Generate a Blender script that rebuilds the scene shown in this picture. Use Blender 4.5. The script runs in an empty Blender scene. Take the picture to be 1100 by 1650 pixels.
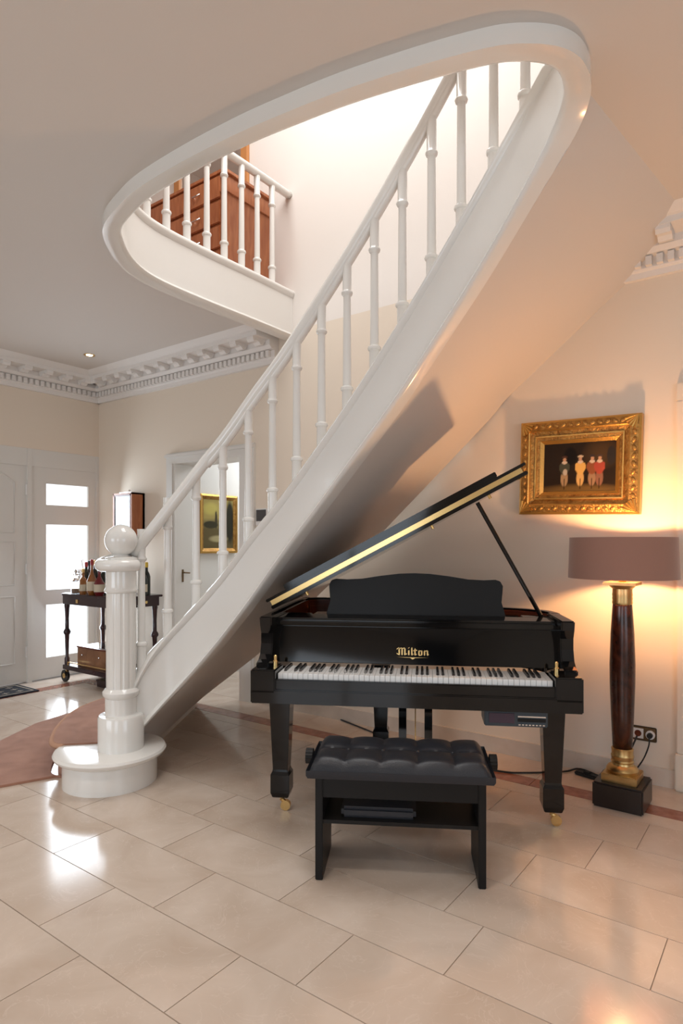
import bpy, bmesh, math, random
from mathutils import Vector, Matrix
random.seed(5)
PI = math.pi
S = bpy.context.scene
COL = S.collection
# ------------------------------------------------------------------ camera
F, HX, H = 1010.0, 877.0, 1.34
TH = math.atan2(740, 1010)
cam = bpy.data.cameras.new('camera'); camo = bpy.data.objects.new('camera', cam); COL.objects.link(camo)
cam.sensor_fit = 'HORIZONTAL'; cam.sensor_width = 36; cam.lens = 36 * F / 1100
cam.shift_y = (HX - 825) / 1100; cam.clip_start = .05
camo.location = (0, 0, H); camo.rotation_euler = (PI / 2, 0, TH)
S.camera = camo
# ------------------------------------------------------------------ light
W = bpy.data.worlds.new('world'); S.world = W; W.use_nodes = True
W.node_tree.nodes['Background'].inputs[0].default_value = (.80, .90, 1, 1)
W.node_tree.nodes['Background'].inputs[1].default_value = 1.2
S.view_settings.view_transform = 'Standard'; S.view_settings.look = 'None'
S.view_settings.exposure = -.08; S.view_settings.gamma = 1; S.view_settings.use_curve_mapping = False
def area(name, loc, target, sx, sy, power, col):
    l = bpy.data.lights.new(name, 'AREA'); l.shape = 'RECTANGLE'; l.size = sx; l.size_y = sy
    l.energy = power; l.color = col
    o = bpy.data.objects.new(name, l); COL.objects.link(o); o.location = loc
    o.rotation_euler = (Vector(target) - Vector(loc)).to_track_quat('-Z', 'Y').to_euler(); return o
area('window_daylight', (-3.6, -3.38, 1.5), (-3.6, -1.2, 0), 2.6, 2.0, 62, (.84, .92, 1))
area('window_daylight', (.6, -3.38, 1.5), (.6, -1.2, 0), 2.2, 2.0, 34, (.82, .91, 1))
area('window_daylight', (2.46, .6, 1.45), (-1.5, 2.4, .7), 1.9, 1.7, 20, (.74, .87, 1))
area('skylight_daylight', (-2.2, 2.5, 5.75), (-2.2, 2.6, 0), 2.8, 1.8, 110, (1, .97, .93))
area('sidelight_daylight', (-5.90, 3.52, 1.1), (-3, 2.6, .6), .5, 1.7, 26, (.80, .90, 1))
area('passage_fill_light', (-4.2, 5.3, 2.5), (-4.2, 5.3, 0), .6, 1.2, 26, (.90, .95, 1))  # added cool fill to brighten the passage, no ceiling fitting there
for x, y in ((-1.3, .75), (.5, .55), (-2.6, -.2), (.4, -1.3), (-4.6, .6)):
    l = bpy.data.lights.new('ceiling_downlight', 'SPOT'); l.energy = 43; l.color = (1, .92, .84); l.spot_size = math.radians(115); l.spot_blend = .7; l.shadow_soft_size = .04
    o = bpy.data.objects.new('ceiling_downlight', l); COL.objects.link(o); o.location = (x, y, 3.05)
# ------------------------------------------------------------------ pixel helpers (room axes: a along the back wall, b into it)
fw = (-math.sin(TH), math.cos(TH)); rt = (math.cos(TH), math.sin(TH))
def ray(px, py):
    r = (px - 550) / F
    return (fw[0] + rt[0] * r, fw[1] + rt[1] * r, (HX - py) / F)
def atz(px, py, z): d = ray(px, py); t = (z - H) / d[2]; return Vector((d[0] * t, d[1] * t, z))
def atb(px, py, b): d = ray(px, py); t = b / d[1]; return Vector((d[0] * t, b, H + d[2] * t))
def ata(px, py, a): d = ray(px, py); t = a / d[0]; return Vector((a, d[1] * t, H + d[2] * t))
# ------------------------------------------------------------------ materials
def mat(name, col, rough=.5, metal=0, noise=0, nscale=8, col2=None, bump=0, bscale=60, coat=0, emit=None, es=0, trans=0, stretch=None, sheen=0):
    m = bpy.data.materials.new(name); m.use_nodes = True; nt = m.node_tree; p = nt.nodes['Principled BSDF']
    p.inputs['Base Color'].default_value = (*col, 1); p.inputs['Roughness'].default_value = rough
    p.inputs['Metallic'].default_value = metal; p.inputs['Coat Weight'].default_value = coat
    p.inputs['Transmission Weight'].default_value = trans; p.inputs['Sheen Weight'].default_value = sheen
    if emit: p.inputs['Emission Color'].default_value = (*emit, 1); p.inputs['Emission Strength'].default_value = es
    if col2 or bump:
        tc = nt.nodes.new('ShaderNodeTexCoord'); mp = nt.nodes.new('ShaderNodeMapping')
        if stretch: mp.inputs['Scale'].default_value = stretch
        nt.links.new(tc.outputs['Object'], mp.inputs[0])
    if col2:
        n = nt.nodes.new('ShaderNodeTexNoise'); n.inputs['Scale'].default_value = nscale; n.inputs['Detail'].default_value = 6
        n.inputs['Distortion'].default_value = .6
        r = nt.nodes.new('ShaderNodeValToRGB'); r.color_ramp.elements[0].position = .35; r.color_ramp.elements[1].position = .68
        r.color_ramp.elements[0].color = (*col, 1); r.color_ramp.elements[1].color = (*col2, 1)
        nt.links.new(mp.outputs[0], n.inputs[0]); nt.links.new(n.outputs[0], r.inputs[0]); nt.links.new(r.outputs[0], p.inputs['Base Color'])
    if bump:
        n2 = nt.nodes.new('ShaderNodeTexNoise'); n2.inputs['Scale'].default_value = bscale; n2.inputs['Detail'].default_value = 4
        b = nt.nodes.new('ShaderNodeBump'); b.inputs['Strength'].default_value = bump; b.inputs['Distance'].default_value = .01
        nt.links.new(mp.outputs[0], n2.inputs[0]); nt.links.new(n2.outputs[0], b.inputs['Height']); nt.links.new(b.outputs[0], p.inputs['Normal'])
    return m
M = {}
M['wall'] = mat('cream_wall_paint', (.80, .70, .585), .75, bump=.03, bscale=180)
M['wellwall'] = mat('white_wall_paint', (.84, .79, .74), .75, bump=.03, bscale=180)
M['ceil'] = mat('ceiling_paint', (.68, .635, .595), .7, bump=.03, bscale=150)
M['gloss'] = mat('white_gloss_paint', (.83, .81, .77), .16, coat=.3)
M['door'] = mat('white_door_paint', (.74, .72, .68), .4)
M['plaster'] = mat('white_plaster', (.80, .77, .74), .6)
M['stone'] = mat('stone_skirting', (.62, .54, .46), .3, col2=(.72, .64, .56), nscale=5)
M['black'] = mat('black_lacquer', (.004, .004, .0045), .07)
M['satin'] = mat('satin_black', (.010, .0095, .0095), .38)
M['leather'] = mat('black_leather', (.018, .02, .026), .34, bump=.15, bscale=260)
M['ivory'] = mat('white_key_plastic', (.84, .84, .83), .2)
M['ebony'] = mat('black_key_plastic', (.01, .01, .011), .25)
M['brass'] = mat('polished_brass', (.80, .56, .24), .22, 1)
M['oldbrass'] = mat('aged_brass', (.52, .34, .14), .34, 1, col2=(.62, .44, .2), nscale=14)
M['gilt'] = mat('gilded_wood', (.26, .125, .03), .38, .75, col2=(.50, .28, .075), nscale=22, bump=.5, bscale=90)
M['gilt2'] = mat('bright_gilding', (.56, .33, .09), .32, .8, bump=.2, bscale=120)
M['mahog'] = mat('mahogany_veneer', (.10, .022, .012), .2, col2=(.17, .045, .022), nscale=6, stretch=(1, 1, 8))
M['darkwood'] = mat('dark_mahogany', (.028, .012, .016), .22, col2=(.05, .02, .02), nscale=9)
M['cherry'] = mat('cherry_wood', (.34, .105, .04), .3, col2=(.46, .17, .07), nscale=5, stretch=(6, 6, 1))
M['walnut'] = mat('walnut_veneer', (.20, .085, .035), .28, col2=(.32, .15, .07), nscale=9)
M['orange'] = mat('orange_pine', (.55, .24, .08), .4)
M['column'] = mat('mottled_brown_lacquer', (.028, .009, .006), .22, col2=(.085, .026, .014), nscale=14)
M['plinth'] = mat('dark_brown_wood', (.02, .013, .011), .3)
M['shade'] = mat('dusky_velvet', (.36, .185, .135), .9, sheen=.4, bump=.1, bscale=200)
M['carpet'] = mat('rust_carpet', (.34, .15, .092), .95, col2=(.45, .22, .145), nscale=7, bump=.6, bscale=300, sheen=.3)
M['nosing'] = mat('tan_carpet_edge', (.52, .30, .20), .95, bump=.5, bscale=300)  # lighter tan than the main carpet, for the bottom step's edge
M['steel'] = mat('chrome', (.75, .75, .76), .15, 1)
M['rubber'] = mat('black_rubber', (.012, .012, .012), .6)
M['player'] = mat('slate_plastic', (.035, .048, .06), .35)
M['screen'] = mat('player_screen', (.05, .03, .05), .15)
M['bronze'] = mat('bronze_plate', (.16, .10, .05), .4, .7)
M['white'] = mat('white_plastic', (.8, .79, .77), .35)
M['grey'] = mat('grey_screen', (.06, .06, .065), .25)
M['strip'] = mat('red_marble', (.27, .095, .06), .14, col2=(.36, .15, .10), nscale=20)
M['mat'] = mat('charcoal_doormat', (.018, .02, .028), .95, bump=.5, bscale=300)
M['matp'] = mat('beige_mat_pattern', (.42, .36, .28), .95)
M['grout'] = mat('grout', (.46, .37, .30), .6)
M['pane'] = mat('frosted_daylight_pane', (.8, .85, .9), .3, emit=(.88, .95, 1), es=1.15, bump=.4, bscale=40, stretch=(1, 4, .4))
M['spot'] = mat('lit_spot_bulb', (1, 1, 1), .4, emit=(1, .85, .6), es=8)
M['bulb'] = mat('lit_bulb', (1, 1, 1), .4, emit=(1, .62, .28), es=10)
M['glass'] = mat('clear_glass', (.9, .95, .95), .03, trans=.9)
M['mirror'] = mat('mirror_glass', (.85, .9, .92), .03, 1)
M['dglass'] = mat('dark_green_glass', (.008, .012, .009), .08)
M['amber'] = mat('amber_spirit', (.28, .10, .02), .08, coat=.5)
M['redg'] = mat('red_bottle', (.16, .012, .015), .1)
M['label'] = mat('paper_label', (.66, .58, .44), .6)
M['yellow'] = mat('yellow_cap', (.75, .50, .05), .4)
M['redcap'] = mat('red_cap', (.35, .02, .02), .4)
def marble():
    m = bpy.data.materials.new('cream_marble'); m.use_nodes = True; nt = m.node_tree; p = nt.nodes['Principled BSDF']
    tc = nt.nodes.new('ShaderNodeTexCoord'); oi = nt.nodes.new('ShaderNodeObjectInfo')
    ad = nt.nodes.new('ShaderNodeVectorMath'); ad.operation = 'ADD'; sc = nt.nodes.new('ShaderNodeVectorMath'); sc.operation = 'SCALE'
    nt.links.new(oi.outputs['Location'], sc.inputs[0]); sc.inputs['Scale'].default_value = 2.3
    nt.links.new(tc.outputs['Object'], ad.inputs[0]); nt.links.new(sc.outputs[0], ad.inputs[1])
    n = nt.nodes.new('ShaderNodeTexNoise'); n.inputs['Scale'].default_value = 2.6; n.inputs['Detail'].default_value = 8; n.inputs['Distortion'].default_value = 1.2
    r = nt.nodes.new('ShaderNodeValToRGB'); e = r.color_ramp.elements
    e[0].position = .3; e[0].color = (.53, .42, .335, 1); e[1].position = .72; e[1].color = (.66, .555, .47, 1)
    nt.links.new(ad.outputs[0], n.inputs[0]); nt.links.new(n.outputs[0], r.inputs[0])
    n2 = nt.nodes.new('ShaderNodeTexNoise'); n2.inputs['Scale'].default_value = 5; n2.inputs['Detail'].default_value = 10; n2.inputs['Distortion'].default_value = 2.5
    r2 = nt.nodes.new('ShaderNodeValToRGB'); e = r2.color_ramp.elements; e[0].position = .49; e[0].color = (0, 0, 0, 1); e[1].position = .5; e[1].color = (1, 1, 1, 1)
    x = e.new(.512); x.color = (0, 0, 0, 1)
    nt.links.new(ad.outputs[0], n2.inputs[0]); nt.links.new(n2.outputs[0], r2.inputs[0])
    mx = nt.nodes.new('ShaderNodeMixRGB'); mx.inputs[2].default_value = (.72, .62, .54, 1)
    ml = nt.nodes.new('ShaderNodeMath'); ml.operation = 'MULTIPLY'; ml.inputs[1].default_value = .35
    nt.links.new(r2.outputs[0], ml.inputs[0]); nt.links.new(ml.outputs[0], mx.inputs[0]); nt.links.new(r.outputs[0], mx.inputs[1])
    nt.links.new(mx.outputs[0], p.inputs['Base Color']); p.inputs['Roughness'].default_value = .13
    return m
M['marble'] = marble()
for k_, v_ in (('satin', .22), ('black', .45), ('leather', .4)): M[k_].node_tree.nodes['Principled BSDF'].inputs['Specular IOR Level'].default_value = v_
# ------------------------------------------------------------------ mesh builder
class MB:
    def __init__(s): s.v = []; s.f = []
    def add(s, vs, fs):
        n = len(s.v); s.v += [tuple(x) for x in vs]; s.f += [tuple(i + n for i in f) for f in fs]; return s
    def box(s, x0, x1, y0, y1, z0, z1):
        return s.add([(x, y, z) for z in (z0, z1) for y in (y0, y1) for x in (x0, x1)],
                     [(0, 2, 3, 1), (4, 5, 7, 6), (0, 1, 5, 4), (2, 6, 7, 3), (0, 4, 6, 2), (1, 3, 7, 5)])
    def hexa(s, p): return s.add(p, [(3, 2, 1, 0), (4, 5, 6, 7), (0, 1, 5, 4), (1, 2, 6, 5), (2, 3, 7, 6), (3, 0, 4, 7)])
    def prism(s, poly, z0, z1):
        n = len(poly)
        return s.add([(x, y, z0) for x, y in poly] + [(x, y, z1) for x, y in poly],
                     [tuple(range(n))[::-1], tuple(range(n, 2 * n))] + [(i, (i + 1) % n, n + (i + 1) % n, n + i) for i in range(n)])
    def prismy(s, poly, y0, y1):
        n = len(poly)
        return s.add([(x, y0, z) for x, z in poly] + [(x, y1, z) for x, z in poly],
                     [tuple(range(n)), tuple(range(n, 2 * n))[::-1]] + [(i, n + i, n + (i + 1) % n, (i + 1) % n) for i in range(n)])
    def prismx(s, poly, x0, x1):
        n = len(poly)
        return s.add([(x0, y, z) for y, z in poly] + [(x1, y, z) for y, z in poly],
                     [tuple(range(n))[::-1], tuple(range(n, 2 * n))] + [(i, (i + 1) % n, n + (i + 1) % n, n + i) for i in range(n)])
    def lathe(s, prof, cx=0, cy=0, seg=20, flute=0, fn=12, sx=1, sy=1):
        vs = []; fs = []; m = len(prof)
        for k in range(seg):
            t = 2 * PI * k / seg
            for r, z in prof:
                rr = r * (1 - flute * (math.cos(fn * t) > .6)) if flute else r
                vs.append((cx + rr * math.cos(t) * sx, cy + rr * math.sin(t) * sy, z))
        for k in range(seg):
            k2 = (k + 1) % seg
            for i in range(m - 1): fs.append((k * m + i, k2 * m + i, k2 * m + i + 1, k * m + i + 1))
        fs.append(tuple(k * m for k in range(seg))[::-1]); fs.append(tuple(k * m + m - 1 for k in range(seg)))
        return s.add(vs, fs)
    def tube(s, path, r, seg=8, ry=None):
        P = [Vector(p) for p in path]; n = len(P); vs = []; fs = []
        for i, p in enumerate(P):
            t = (P[min(i + 1, n - 1)] - P[max(i - 1, 0)]).normalized()
            u = t.cross(Vector((0, 0, 1)))
            u = u.normalized() if u.length > 1e-4 else Vector((1, 0, 0))
            w = u.cross(t).normalized(); rr = r[i] if isinstance(r, (list, tuple)) else r
            for k in range(seg):
                an = 2 * PI * k / seg; vs.append(p + u * rr * math.cos(an) + w * (ry or rr) * math.sin(an))
        for i in range(n - 1):
            for k in range(seg):
                k2 = (k + 1) % seg; fs.append((i * seg + k, i * seg + k2, (i + 1) * seg + k2, (i + 1) * seg + k))
        fs.append(tuple(range(seg))[::-1]); fs.append(tuple(range((n - 1) * seg, n * seg)))
        return s.add(vs, fs)
    def loft(s, secs, closed=True):
        m = len(secs[0]); vs = [p for sec in secs for p in sec]; fs = []
        for i in range(len(secs) - 1):
            for k in range(m if closed else m - 1):
                k2 = (k + 1) % m; fs.append((i * m + k, i * m + k2, (i + 1) * m + k2, (i + 1) * m + k))
        if closed: fs.append(tuple(range(m))[::-1]); fs.append(tuple(range((len(secs) - 1) * m, len(secs) * m)))
        return s.add(vs, fs)
    def sphere(s, c, r, seg=24, rings=14):
        return s.lathe([(max(1e-4, r * math.sin(PI * i / rings)), c[2] - r * math.cos(PI * i / rings)) for i in range(rings + 1)], c[0], c[1], seg)
    def build(s, name, m, parent=None, smooth=None, bevel=0, kind=None, label=None):
        me = bpy.data.meshes.new(name); me.from_pydata([tuple(v) for v in s.v], [], s.f)
        bm = bmesh.new(); bm.from_mesh(me); bmesh.ops.recalc_face_normals(bm, faces=bm.faces[:])
        if bevel:
            ed = [e for e in bm.edges if len(e.link_faces) == 2 and e.calc_face_angle(0) > .7]
            bmesh.ops.bevel(bm, geom=ed, offset=bevel, segments=2, affect='EDGES', clamp_overlap=True)
        if smooth is not None:
            for f in bm.faces: f.smooth = True
            for e in bm.edges:
                if len(e.link_faces) == 2 and e.calc_face_angle(0) > smooth: e.smooth = False
        bm.to_mesh(me); bm.free(); me.materials.append(M[m])
        o = bpy.data.objects.new(name, me); COL.objects.link(o); o.parent = parent
        if kind: o['kind'] = kind
        if label: o['label'] = label
        return o
SM = math.radians(35)
def tag(o, label, cat, group=None):
    o['label'] = label; o['category'] = cat
    if group: o['group'] = group
    return o
def thing(name, label, cat, loc=(0, 0, 0), rz=0, group=None):
    o = bpy.data.objects.new(name, None); COL.objects.link(o); o.location = loc; o.rotation_euler = (0, 0, rz)
    return tag(o, label, cat, group)
def struct(name, mb, m, parent=None, **k):
    return mb.build(name, m, parent, kind='structure' if parent is None else None, **k)
def link(name, src, parent, loc):
    o = bpy.data.objects.new(name, src.data); COL.objects.link(o); o.parent = parent; o.location = loc; return o
def spline(pts, n=8):
    P = [Vector(p) for p in pts]; out = []
    for i in range(len(P) - 1):
        p0, p1, p2, p3 = P[max(i - 1, 0)], P[i], P[i + 1], P[min(i + 2, len(P) - 1)]
        for k in range(n):
            t = k / n
            out.append(.5 * ((2 * p1) + (p2 - p0) * t + (2 * p0 - 5 * p1 + 4 * p2 - p3) * t * t + (3 * p1 - p0 - 3 * p2 + p3) * t ** 3))
    out.append(P[-1]); return out
def interp(tab, x):
    tab = sorted(tab)
    if x <= tab[0][0]: return tab[0][1]
    for (x0, y0), (x1, y1) in zip(tab, tab[1:]):
        if x <= x1: return y0 + (y1 - y0) * (x - x0) / max(x1 - x0, 1e-9)
    return tab[-1][1]
# ------------------------------------------------------------------ room
WB, WA, ZC, ZU = 3.86, -6.03, 3.07, 3.385       # back wall, door wall, ceiling, upper floor
RA, RB = 2.5, -3.5
ZT = 5.9
DL, DR, DT = -4.77, -3.89, 2.11                 # passage doorway
# floor with tiles
fl = struct('floor', MB().box(WA - .1, RA, RB, 7.2, -.1, -.004), 'grout')
ROW, LEN = .307, .687
joint = {0: -1.47, 1: -1.238, 2: -.897, 3: -.365, 4: -.92, 5: -.72}     # a cross joint per course, course 0 begins at b=1.146
def tile(x0, x1, y0, y1, m='marble', parent=None, name='tile'):
    g = .0009
    w, d = (x1 - x0) / 2 - g, (y1 - y0) / 2 - g
    o = MB().hexa([(-w, -d, -.02), (w, -d, -.02), (w, d, -.02), (-w, d, -.02), (-w + .001, -d + .001, 0), (w - .001, -d + .001, 0), (w - .001, d - .001, 0), (-w + .001, d - .001, 0)]).build(name, m, parent)
    o.location = ((x0 + x1) / 2, (y0 + y1) / 2, 0); return o
AT = -5.58
for c in range(-2, 8):
    b0 = 1.146 + c * ROW; b1 = min(b0 + ROW, 3.42)
    if b1 - b0 < .05: continue
    j = joint.get(c, joint[c % 6] + .2)
    k0 = math.floor((AT - j) / LEN)
    for k in range(k0, 12):
        x0, x1 = max(j + k * LEN, AT), j + (k + 1) * LEN
        if x1 - x0 > .03 and x0 < 1.2: tile(x0, min(x1, 1.9), b0, b1, parent=fl)
x = -5.72
while x < 1.2: tile(x, x + .45, 3.42, 3.545, 'strip', fl, 'border_tile'); tile(x, x + .45, 3.545, WB, 'marble', fl); x += .45
y = .3
while y < 3.4: tile(-5.72, AT, y, min(y + .45, 3.42), 'strip', fl, 'border_tile'); tile(WA, -5.72, y, min(y + .45, 3.42), 'marble', fl); y += .45
tile(WA, -5.72, 3.42, WB, 'marble', fl)
for i in range(5):
    for k in range(3): tile(-5.0 + k * .687, -5.0 + (k + 1) * .687, WB + i * .6, WB + (i + 1) * .6, 'marble', fl)
MB().box(WA, RA, RB, .53, -.02, 0).build('marble_paving', 'marble', fl)
MB().box(1.9, RA, .53, WB, -.02, 0).build('marble_paving', 'marble', fl)
# back wall with passage doorway, rising through the stairwell
w = MB().box(WA - .1, DL, WB, WB + .16, 0, ZC).box(DR, RA, WB, WB + .16, 0, ZC).box(DL, DR, WB, WB + .16, DT, ZC)
struct('wall_back', w, 'wall')
struct('wall_stairwell', MB().box(WA - .1, RA, WB, WB + .16, ZC, ZT), 'wellwall')
struct('wall_left', MB().box(WA - .16, WA, RB, 2.0, 0, ZC).box(WA - .16, WA, 2.0, WB, 2.27, ZC), 'wall')
w = MB()
for a0, a1 in ((WA, -4.9), (-2.3, -.5), (1.7, RA)): w.box(a0, a1, RB - .16, RB, 0, ZC)
w.box(WA, RA, RB - .16, RB, 0, .5).box(WA, RA, RB - .16, RB, 2.5, ZC)
struct('wall_front', w, 'wall')
struct('wall_right', MB().box(RA, RA + .16, RB, -.4, 0, ZC).box(RA, RA + .16, 1.6, WB, 0, ZC).box(RA, RA + .16, -.4, 1.6, 0, .5).box(RA, RA + .16, -.4, 1.6, 2.4, ZC), 'wall')
# upper storey shell
w = MB().box(WA - .16, WA, -1, WB, ZC, ZT).box(1.4, 1.56, -1, WB, ZU, ZT).box(WA, 1.4, -1.16, -1, ZU, ZT)
struct('wall_upper', w, 'wellwall')
w = MB().box(WA, -3.7, -1, WB, ZT, ZT + .1).box(-.7, 1.4, -1, WB, ZT, ZT + .1).box(-3.7, -.7, -1, 1.5, ZT, ZT + .1).box(-3.7, -.7, 3.5, WB, ZT, ZT + .1)
struct('ceiling_upper', w, 'wellwall')
# ------------------------------------------------------------------ opening rim and outer string (one flowing ribbon)
rim = [(-3.317, 3.86), (-3.315, 3.394), (-3.322, 2.903), (-3.30, 2.506), (-3.2, 2.258), (-3.02, 2.055), (-2.885, 1.965), (-2.675, 1.905), (-2.49, 1.872), (-2.187, 1.86),
       (-1.861, 1.868), (-1.642, 1.888), (-1.376, 1.923), (-1.088, 1.985), (-.873, 2.048), (-.783, 2.095), (-.712, 2.158), (-.68, 2.223), (-.676, 2.296)]
strg = [(-.676, 2.296), (-.695, 2.38), (-.745, 2.465), (-.82, 2.525), (-.93, 2.562), (-1.1, 2.583), (-1.3, 2.59), (-1.6, 2.585), (-1.9, 2.57), (-2.33, 2.53), (-2.6, 2.485), (-2.8, 2.43), (-2.95, 2.35), (-3.03, 2.25), (-3.07, 2.14)]
RZ = 3.0
def curve2(pts, n=6): return [Vector((p[0], p[1])) for p in spline([(x, y, 0) for x, y in pts], n)]
RC = curve2(rim); SC = curve2(strg)
def arclen(C):
    s = [0]
    for p, q in zip(C, C[1:]): s.append(s[-1] + (q - p).length)
    return s
def hit(C, px, py):                       # where a pixel's ray meets the vertical surface over the curve
    d = ray(px, py); s = arclen(C)
    for i in range(len(C) - 1):
        p, q = C[i], C[i + 1]; e = q - p
        den = d[0] * -e.y + d[1] * e.x
        if abs(den) < 1e-9: continue
        t = (p.x * -e.y + p.y * e.x) / den; u = (d[0] * p.y - d[1] * p.x) / den * -1
        k = ((Vector((d[0], d[1])) * t - p).dot(e)) / e.length_squared
        if t > 0 and -.02 <= k <= 1.02: return s[i] + k * e.length, H + d[2] * t
    return None
def table(C, pts):
    out = [hit(C, *q) for q in pts]; return [o for o in out if o]
TOP = table(SC, [(227, 1064), (263, 1028), (309, 979), (350, 935.5), (377, 903), (400, 863), (446, 814), (482, 762), (525, 702), (566, 642), (610, 574), (656, 500), (686, 450), (735, 365), (786, 276), (838, 178), (876, 101)])
BOT = table(SC, [(282, 1119), (353, 1040), (413, 961), (452, 902), (517, 818), (564, 752), (618, 681), (662, 618), (699, 558), (728.5, 513), (781, 431), (833, 339), (879, 244), (908, 180)])
SS = arclen(SC); SL = SS[-1]
TOP = [(0, ZU)] + TOP + [(SL, .47)]; BOT = [(0, RZ)] + BOT + [(SL, .19)]
def smooth_tab(tab, n=70, it=10):
    xs = [SL * i / n for i in range(n + 1)]; ys = [interp(tab, x) for x in xs]
    for _ in range(it): ys = [ys[0]] + [(ys[i - 1] + 2 * ys[i] + ys[i + 1]) / 4 for i in range(1, n)] + [ys[-1]]
    return list(zip(xs, ys))
TOP = smooth_tab(TOP); BOT = smooth_tab(BOT)
def at(C, S_, s):
    s = max(0, min(s, S_[-1]))
    for i in range(len(C) - 1):
        if s <= S_[i + 1] + 1e-9:
            k = (s - S_[i]) / max(S_[i + 1] - S_[i], 1e-9); return C[i].lerp(C[i + 1], k)
    return C[-1]
def normals(C):
    out = []
    for i in range(len(C)):
        t = (C[min(i + 1, len(C) - 1)] - C[max(i - 1, 0)]).normalized(); out.append(Vector((t.y, -t.x)))
    return out
TK = .075
NALL = normals(RC + SC[1:])
def ribbon(C, zb, zt, N):
    secs = []
    for i, (p, n) in enumerate(zip(C, N)):
        b, t = zb(i), zt(i)
        prof = [(TK, b), (.004, b), (-.012, b + .006), (-.02, b + .022), (-.012, b + .038), (0, b + .044), (0, t - .055), (-.008, t - .05), (-.012, t - .04), (-.02, t - .03), (-.022, t - .014), (-.012, t), (TK + .012, t), (TK + .02, t - .015), (TK, t - .035)]
        secs.append([(p.x + n.x * k, p.y + n.y * k, z) for k, z in prof])
    return MB().loft(secs)
struct('trim_1', ribbon(RC, lambda i: RZ, lambda i: ZU, NALL[:len(RC)]), 'gloss', smooth=math.radians(50))
stair = thing('staircase', 'white painted staircase with curved string, turned balusters and ball-topped newel', 'staircase')
ribbon(SC, lambda i: interp(BOT, SS[i]), lambda i: interp(TOP, SS[i]), NALL[len(RC) - 1:]).build('outer_string', 'gloss', stair, smooth=math.radians(50))
# ceiling with the stairwell cut out
poly = [(WA, WB)] + [(p.x - .03 * 0, p.y) for p in RC] + [(p.x, p.y) for p in SC[1:8]] + [(-.78, 2.60), (-.62, WB), (RA, WB), (RA, RB), (WA, RB)]
bm = bmesh.new(); vs = [bm.verts.new((x, y, ZC)) for x, y in poly]; bmesh.ops.triangle_fill(bm, edges=[bm.edges.new((vs[i], vs[(i + 1) % len(vs)])) for i in range(len(vs))], use_beauty=True)
c = MB(); bm.verts.index_update(); c.add([v.co[:] for v in bm.verts], [[v.index for v in f.verts] for f in bm.faces]); bm.free()
cl = struct('ceiling', c, 'ceil')
for x, y in ((-1.3, .75), (.5, .55), (-2.6, -.2), (.4, -1.3), (-4.6, .6)): MB().lathe([(.05, ZC - .004), (.06, ZC - .006), (.062, ZC)], x, y, 20).build('downlight_ring', 'brass', cl)
for n_, (x0, x1) in enumerate(((-4.9, -2.3), (-.5, 1.7))):
    wf = MB().box(x0, x1, RB - .1, RB - .05, .5, .56).box(x0, x1, RB - .1, RB - .05, 2.44, 2.5)
    for x in (x0 + .03, (x0 + x1) / 2, x1 - .03): wf.box(x - .03, x + .03, RB - .099, RB - .051, .56, 2.44)
    struct('window_%d' % (n_ + 2), wf, 'door')
wf = MB().box(RA + .05, RA + .1, -.4, 1.6, .5, .56).box(RA + .05, RA + .1, -.4, 1.6, 2.34, 2.4)
for y in (-.37, .6, 1.57): wf.box(RA + .051, RA + .099, y - .03, y + .03, .56, 2.34)
struct('window_4', wf, 'door')
bm = bmesh.new(); vs = [bm.verts.new((x, y, ZU - .03)) for x, y in poly]; bmesh.ops.triangle_fill(bm, edges=[bm.edges.new((vs[i], vs[(i + 1) % len(vs)])) for i in range(len(vs))], use_beauty=True)
c = MB(); bm.verts.index_update(); c.add([v.co[:] for v in bm.verts], [[v.index for v in f.verts] for f in bm.faces]); bm.free()
struct('floor_upper', c, 'carpet')
# soffit: ruled between the string's back lower edge and the wall-side edge
FAR = [(0.02, -4.08, 3.52), (.468, -3.457, 3.6), (1.401, -2.382, 3.7), (1.906, -1.873, 3.80), (2.165, -1.606, 3.84), (2.273, -1.519, WB), (2.472, -1.264, WB), (2.812, -.836, WB), (3.0, -.6, WB), (ZC, -.48, WB)]
def far(z): return Vector((interp([(q[0], q[1]) for q in FAR], z), interp([(q[0], q[2]) for q in FAR], z), z))
SN = normals(SC)
NEARZ = [(interp(BOT, SS[i]), SC[i] + SN[i] * TK) for i in range(len(SC))][::-1]
def near(z):
    if z <= NEARZ[0][0]: return Vector((*NEARZ[0][1], z))
    for (z0, p0), (z1, p1) in zip(NEARZ, NEARZ[1:]):
        if z <= z1: return Vector((*p0.lerp(p1, (z - z0) / max(z1 - z0, 1e-6)), z))
    return Vector((*NEARZ[-1][1], z))
zs = [.03 + (RZ - .06 - .03) * i / 46 for i in range(47)]
secs = [[near(z).lerp(far(z), k / 8) for k in range(9)] for z in zs]
secs.append([Vector((-.66, 2.44, ZC + .004)).lerp(Vector((-.46, WB, ZC + .004)), k / 8) for k in range(9)])
top = [[p + Vector((-.02, 0, .04)) for p in s] for s in secs]
mb = MB(); mb.loft(secs, False); mb.loft(top, False)
for r in (0, 8): mb.loft([[s[r], t[r]] for s, t in zip(secs, top)], False)
mb.build('soffit', 'ceil', stair, smooth=SM)
# plinth where the soffit lands
n0, f0 = near(.03), far(.03); d = (f0 - n0); side = Vector((d.y, -d.x, 0)).normalized()
q = [n0 + d * .22, n0 + d * .98]; q = [Vector((p.x, p.y, 0)) for p in q]
mb = MB().hexa([q[0], q[1], q[1] - side * .08, q[0] - side * .08] + [p + Vector((0, 0, .11)) for p in (q[0], q[1], q[1] - side * .08, q[0] - side * .08)])
mb.build('stone_plinth', 'stone', stair)
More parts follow.
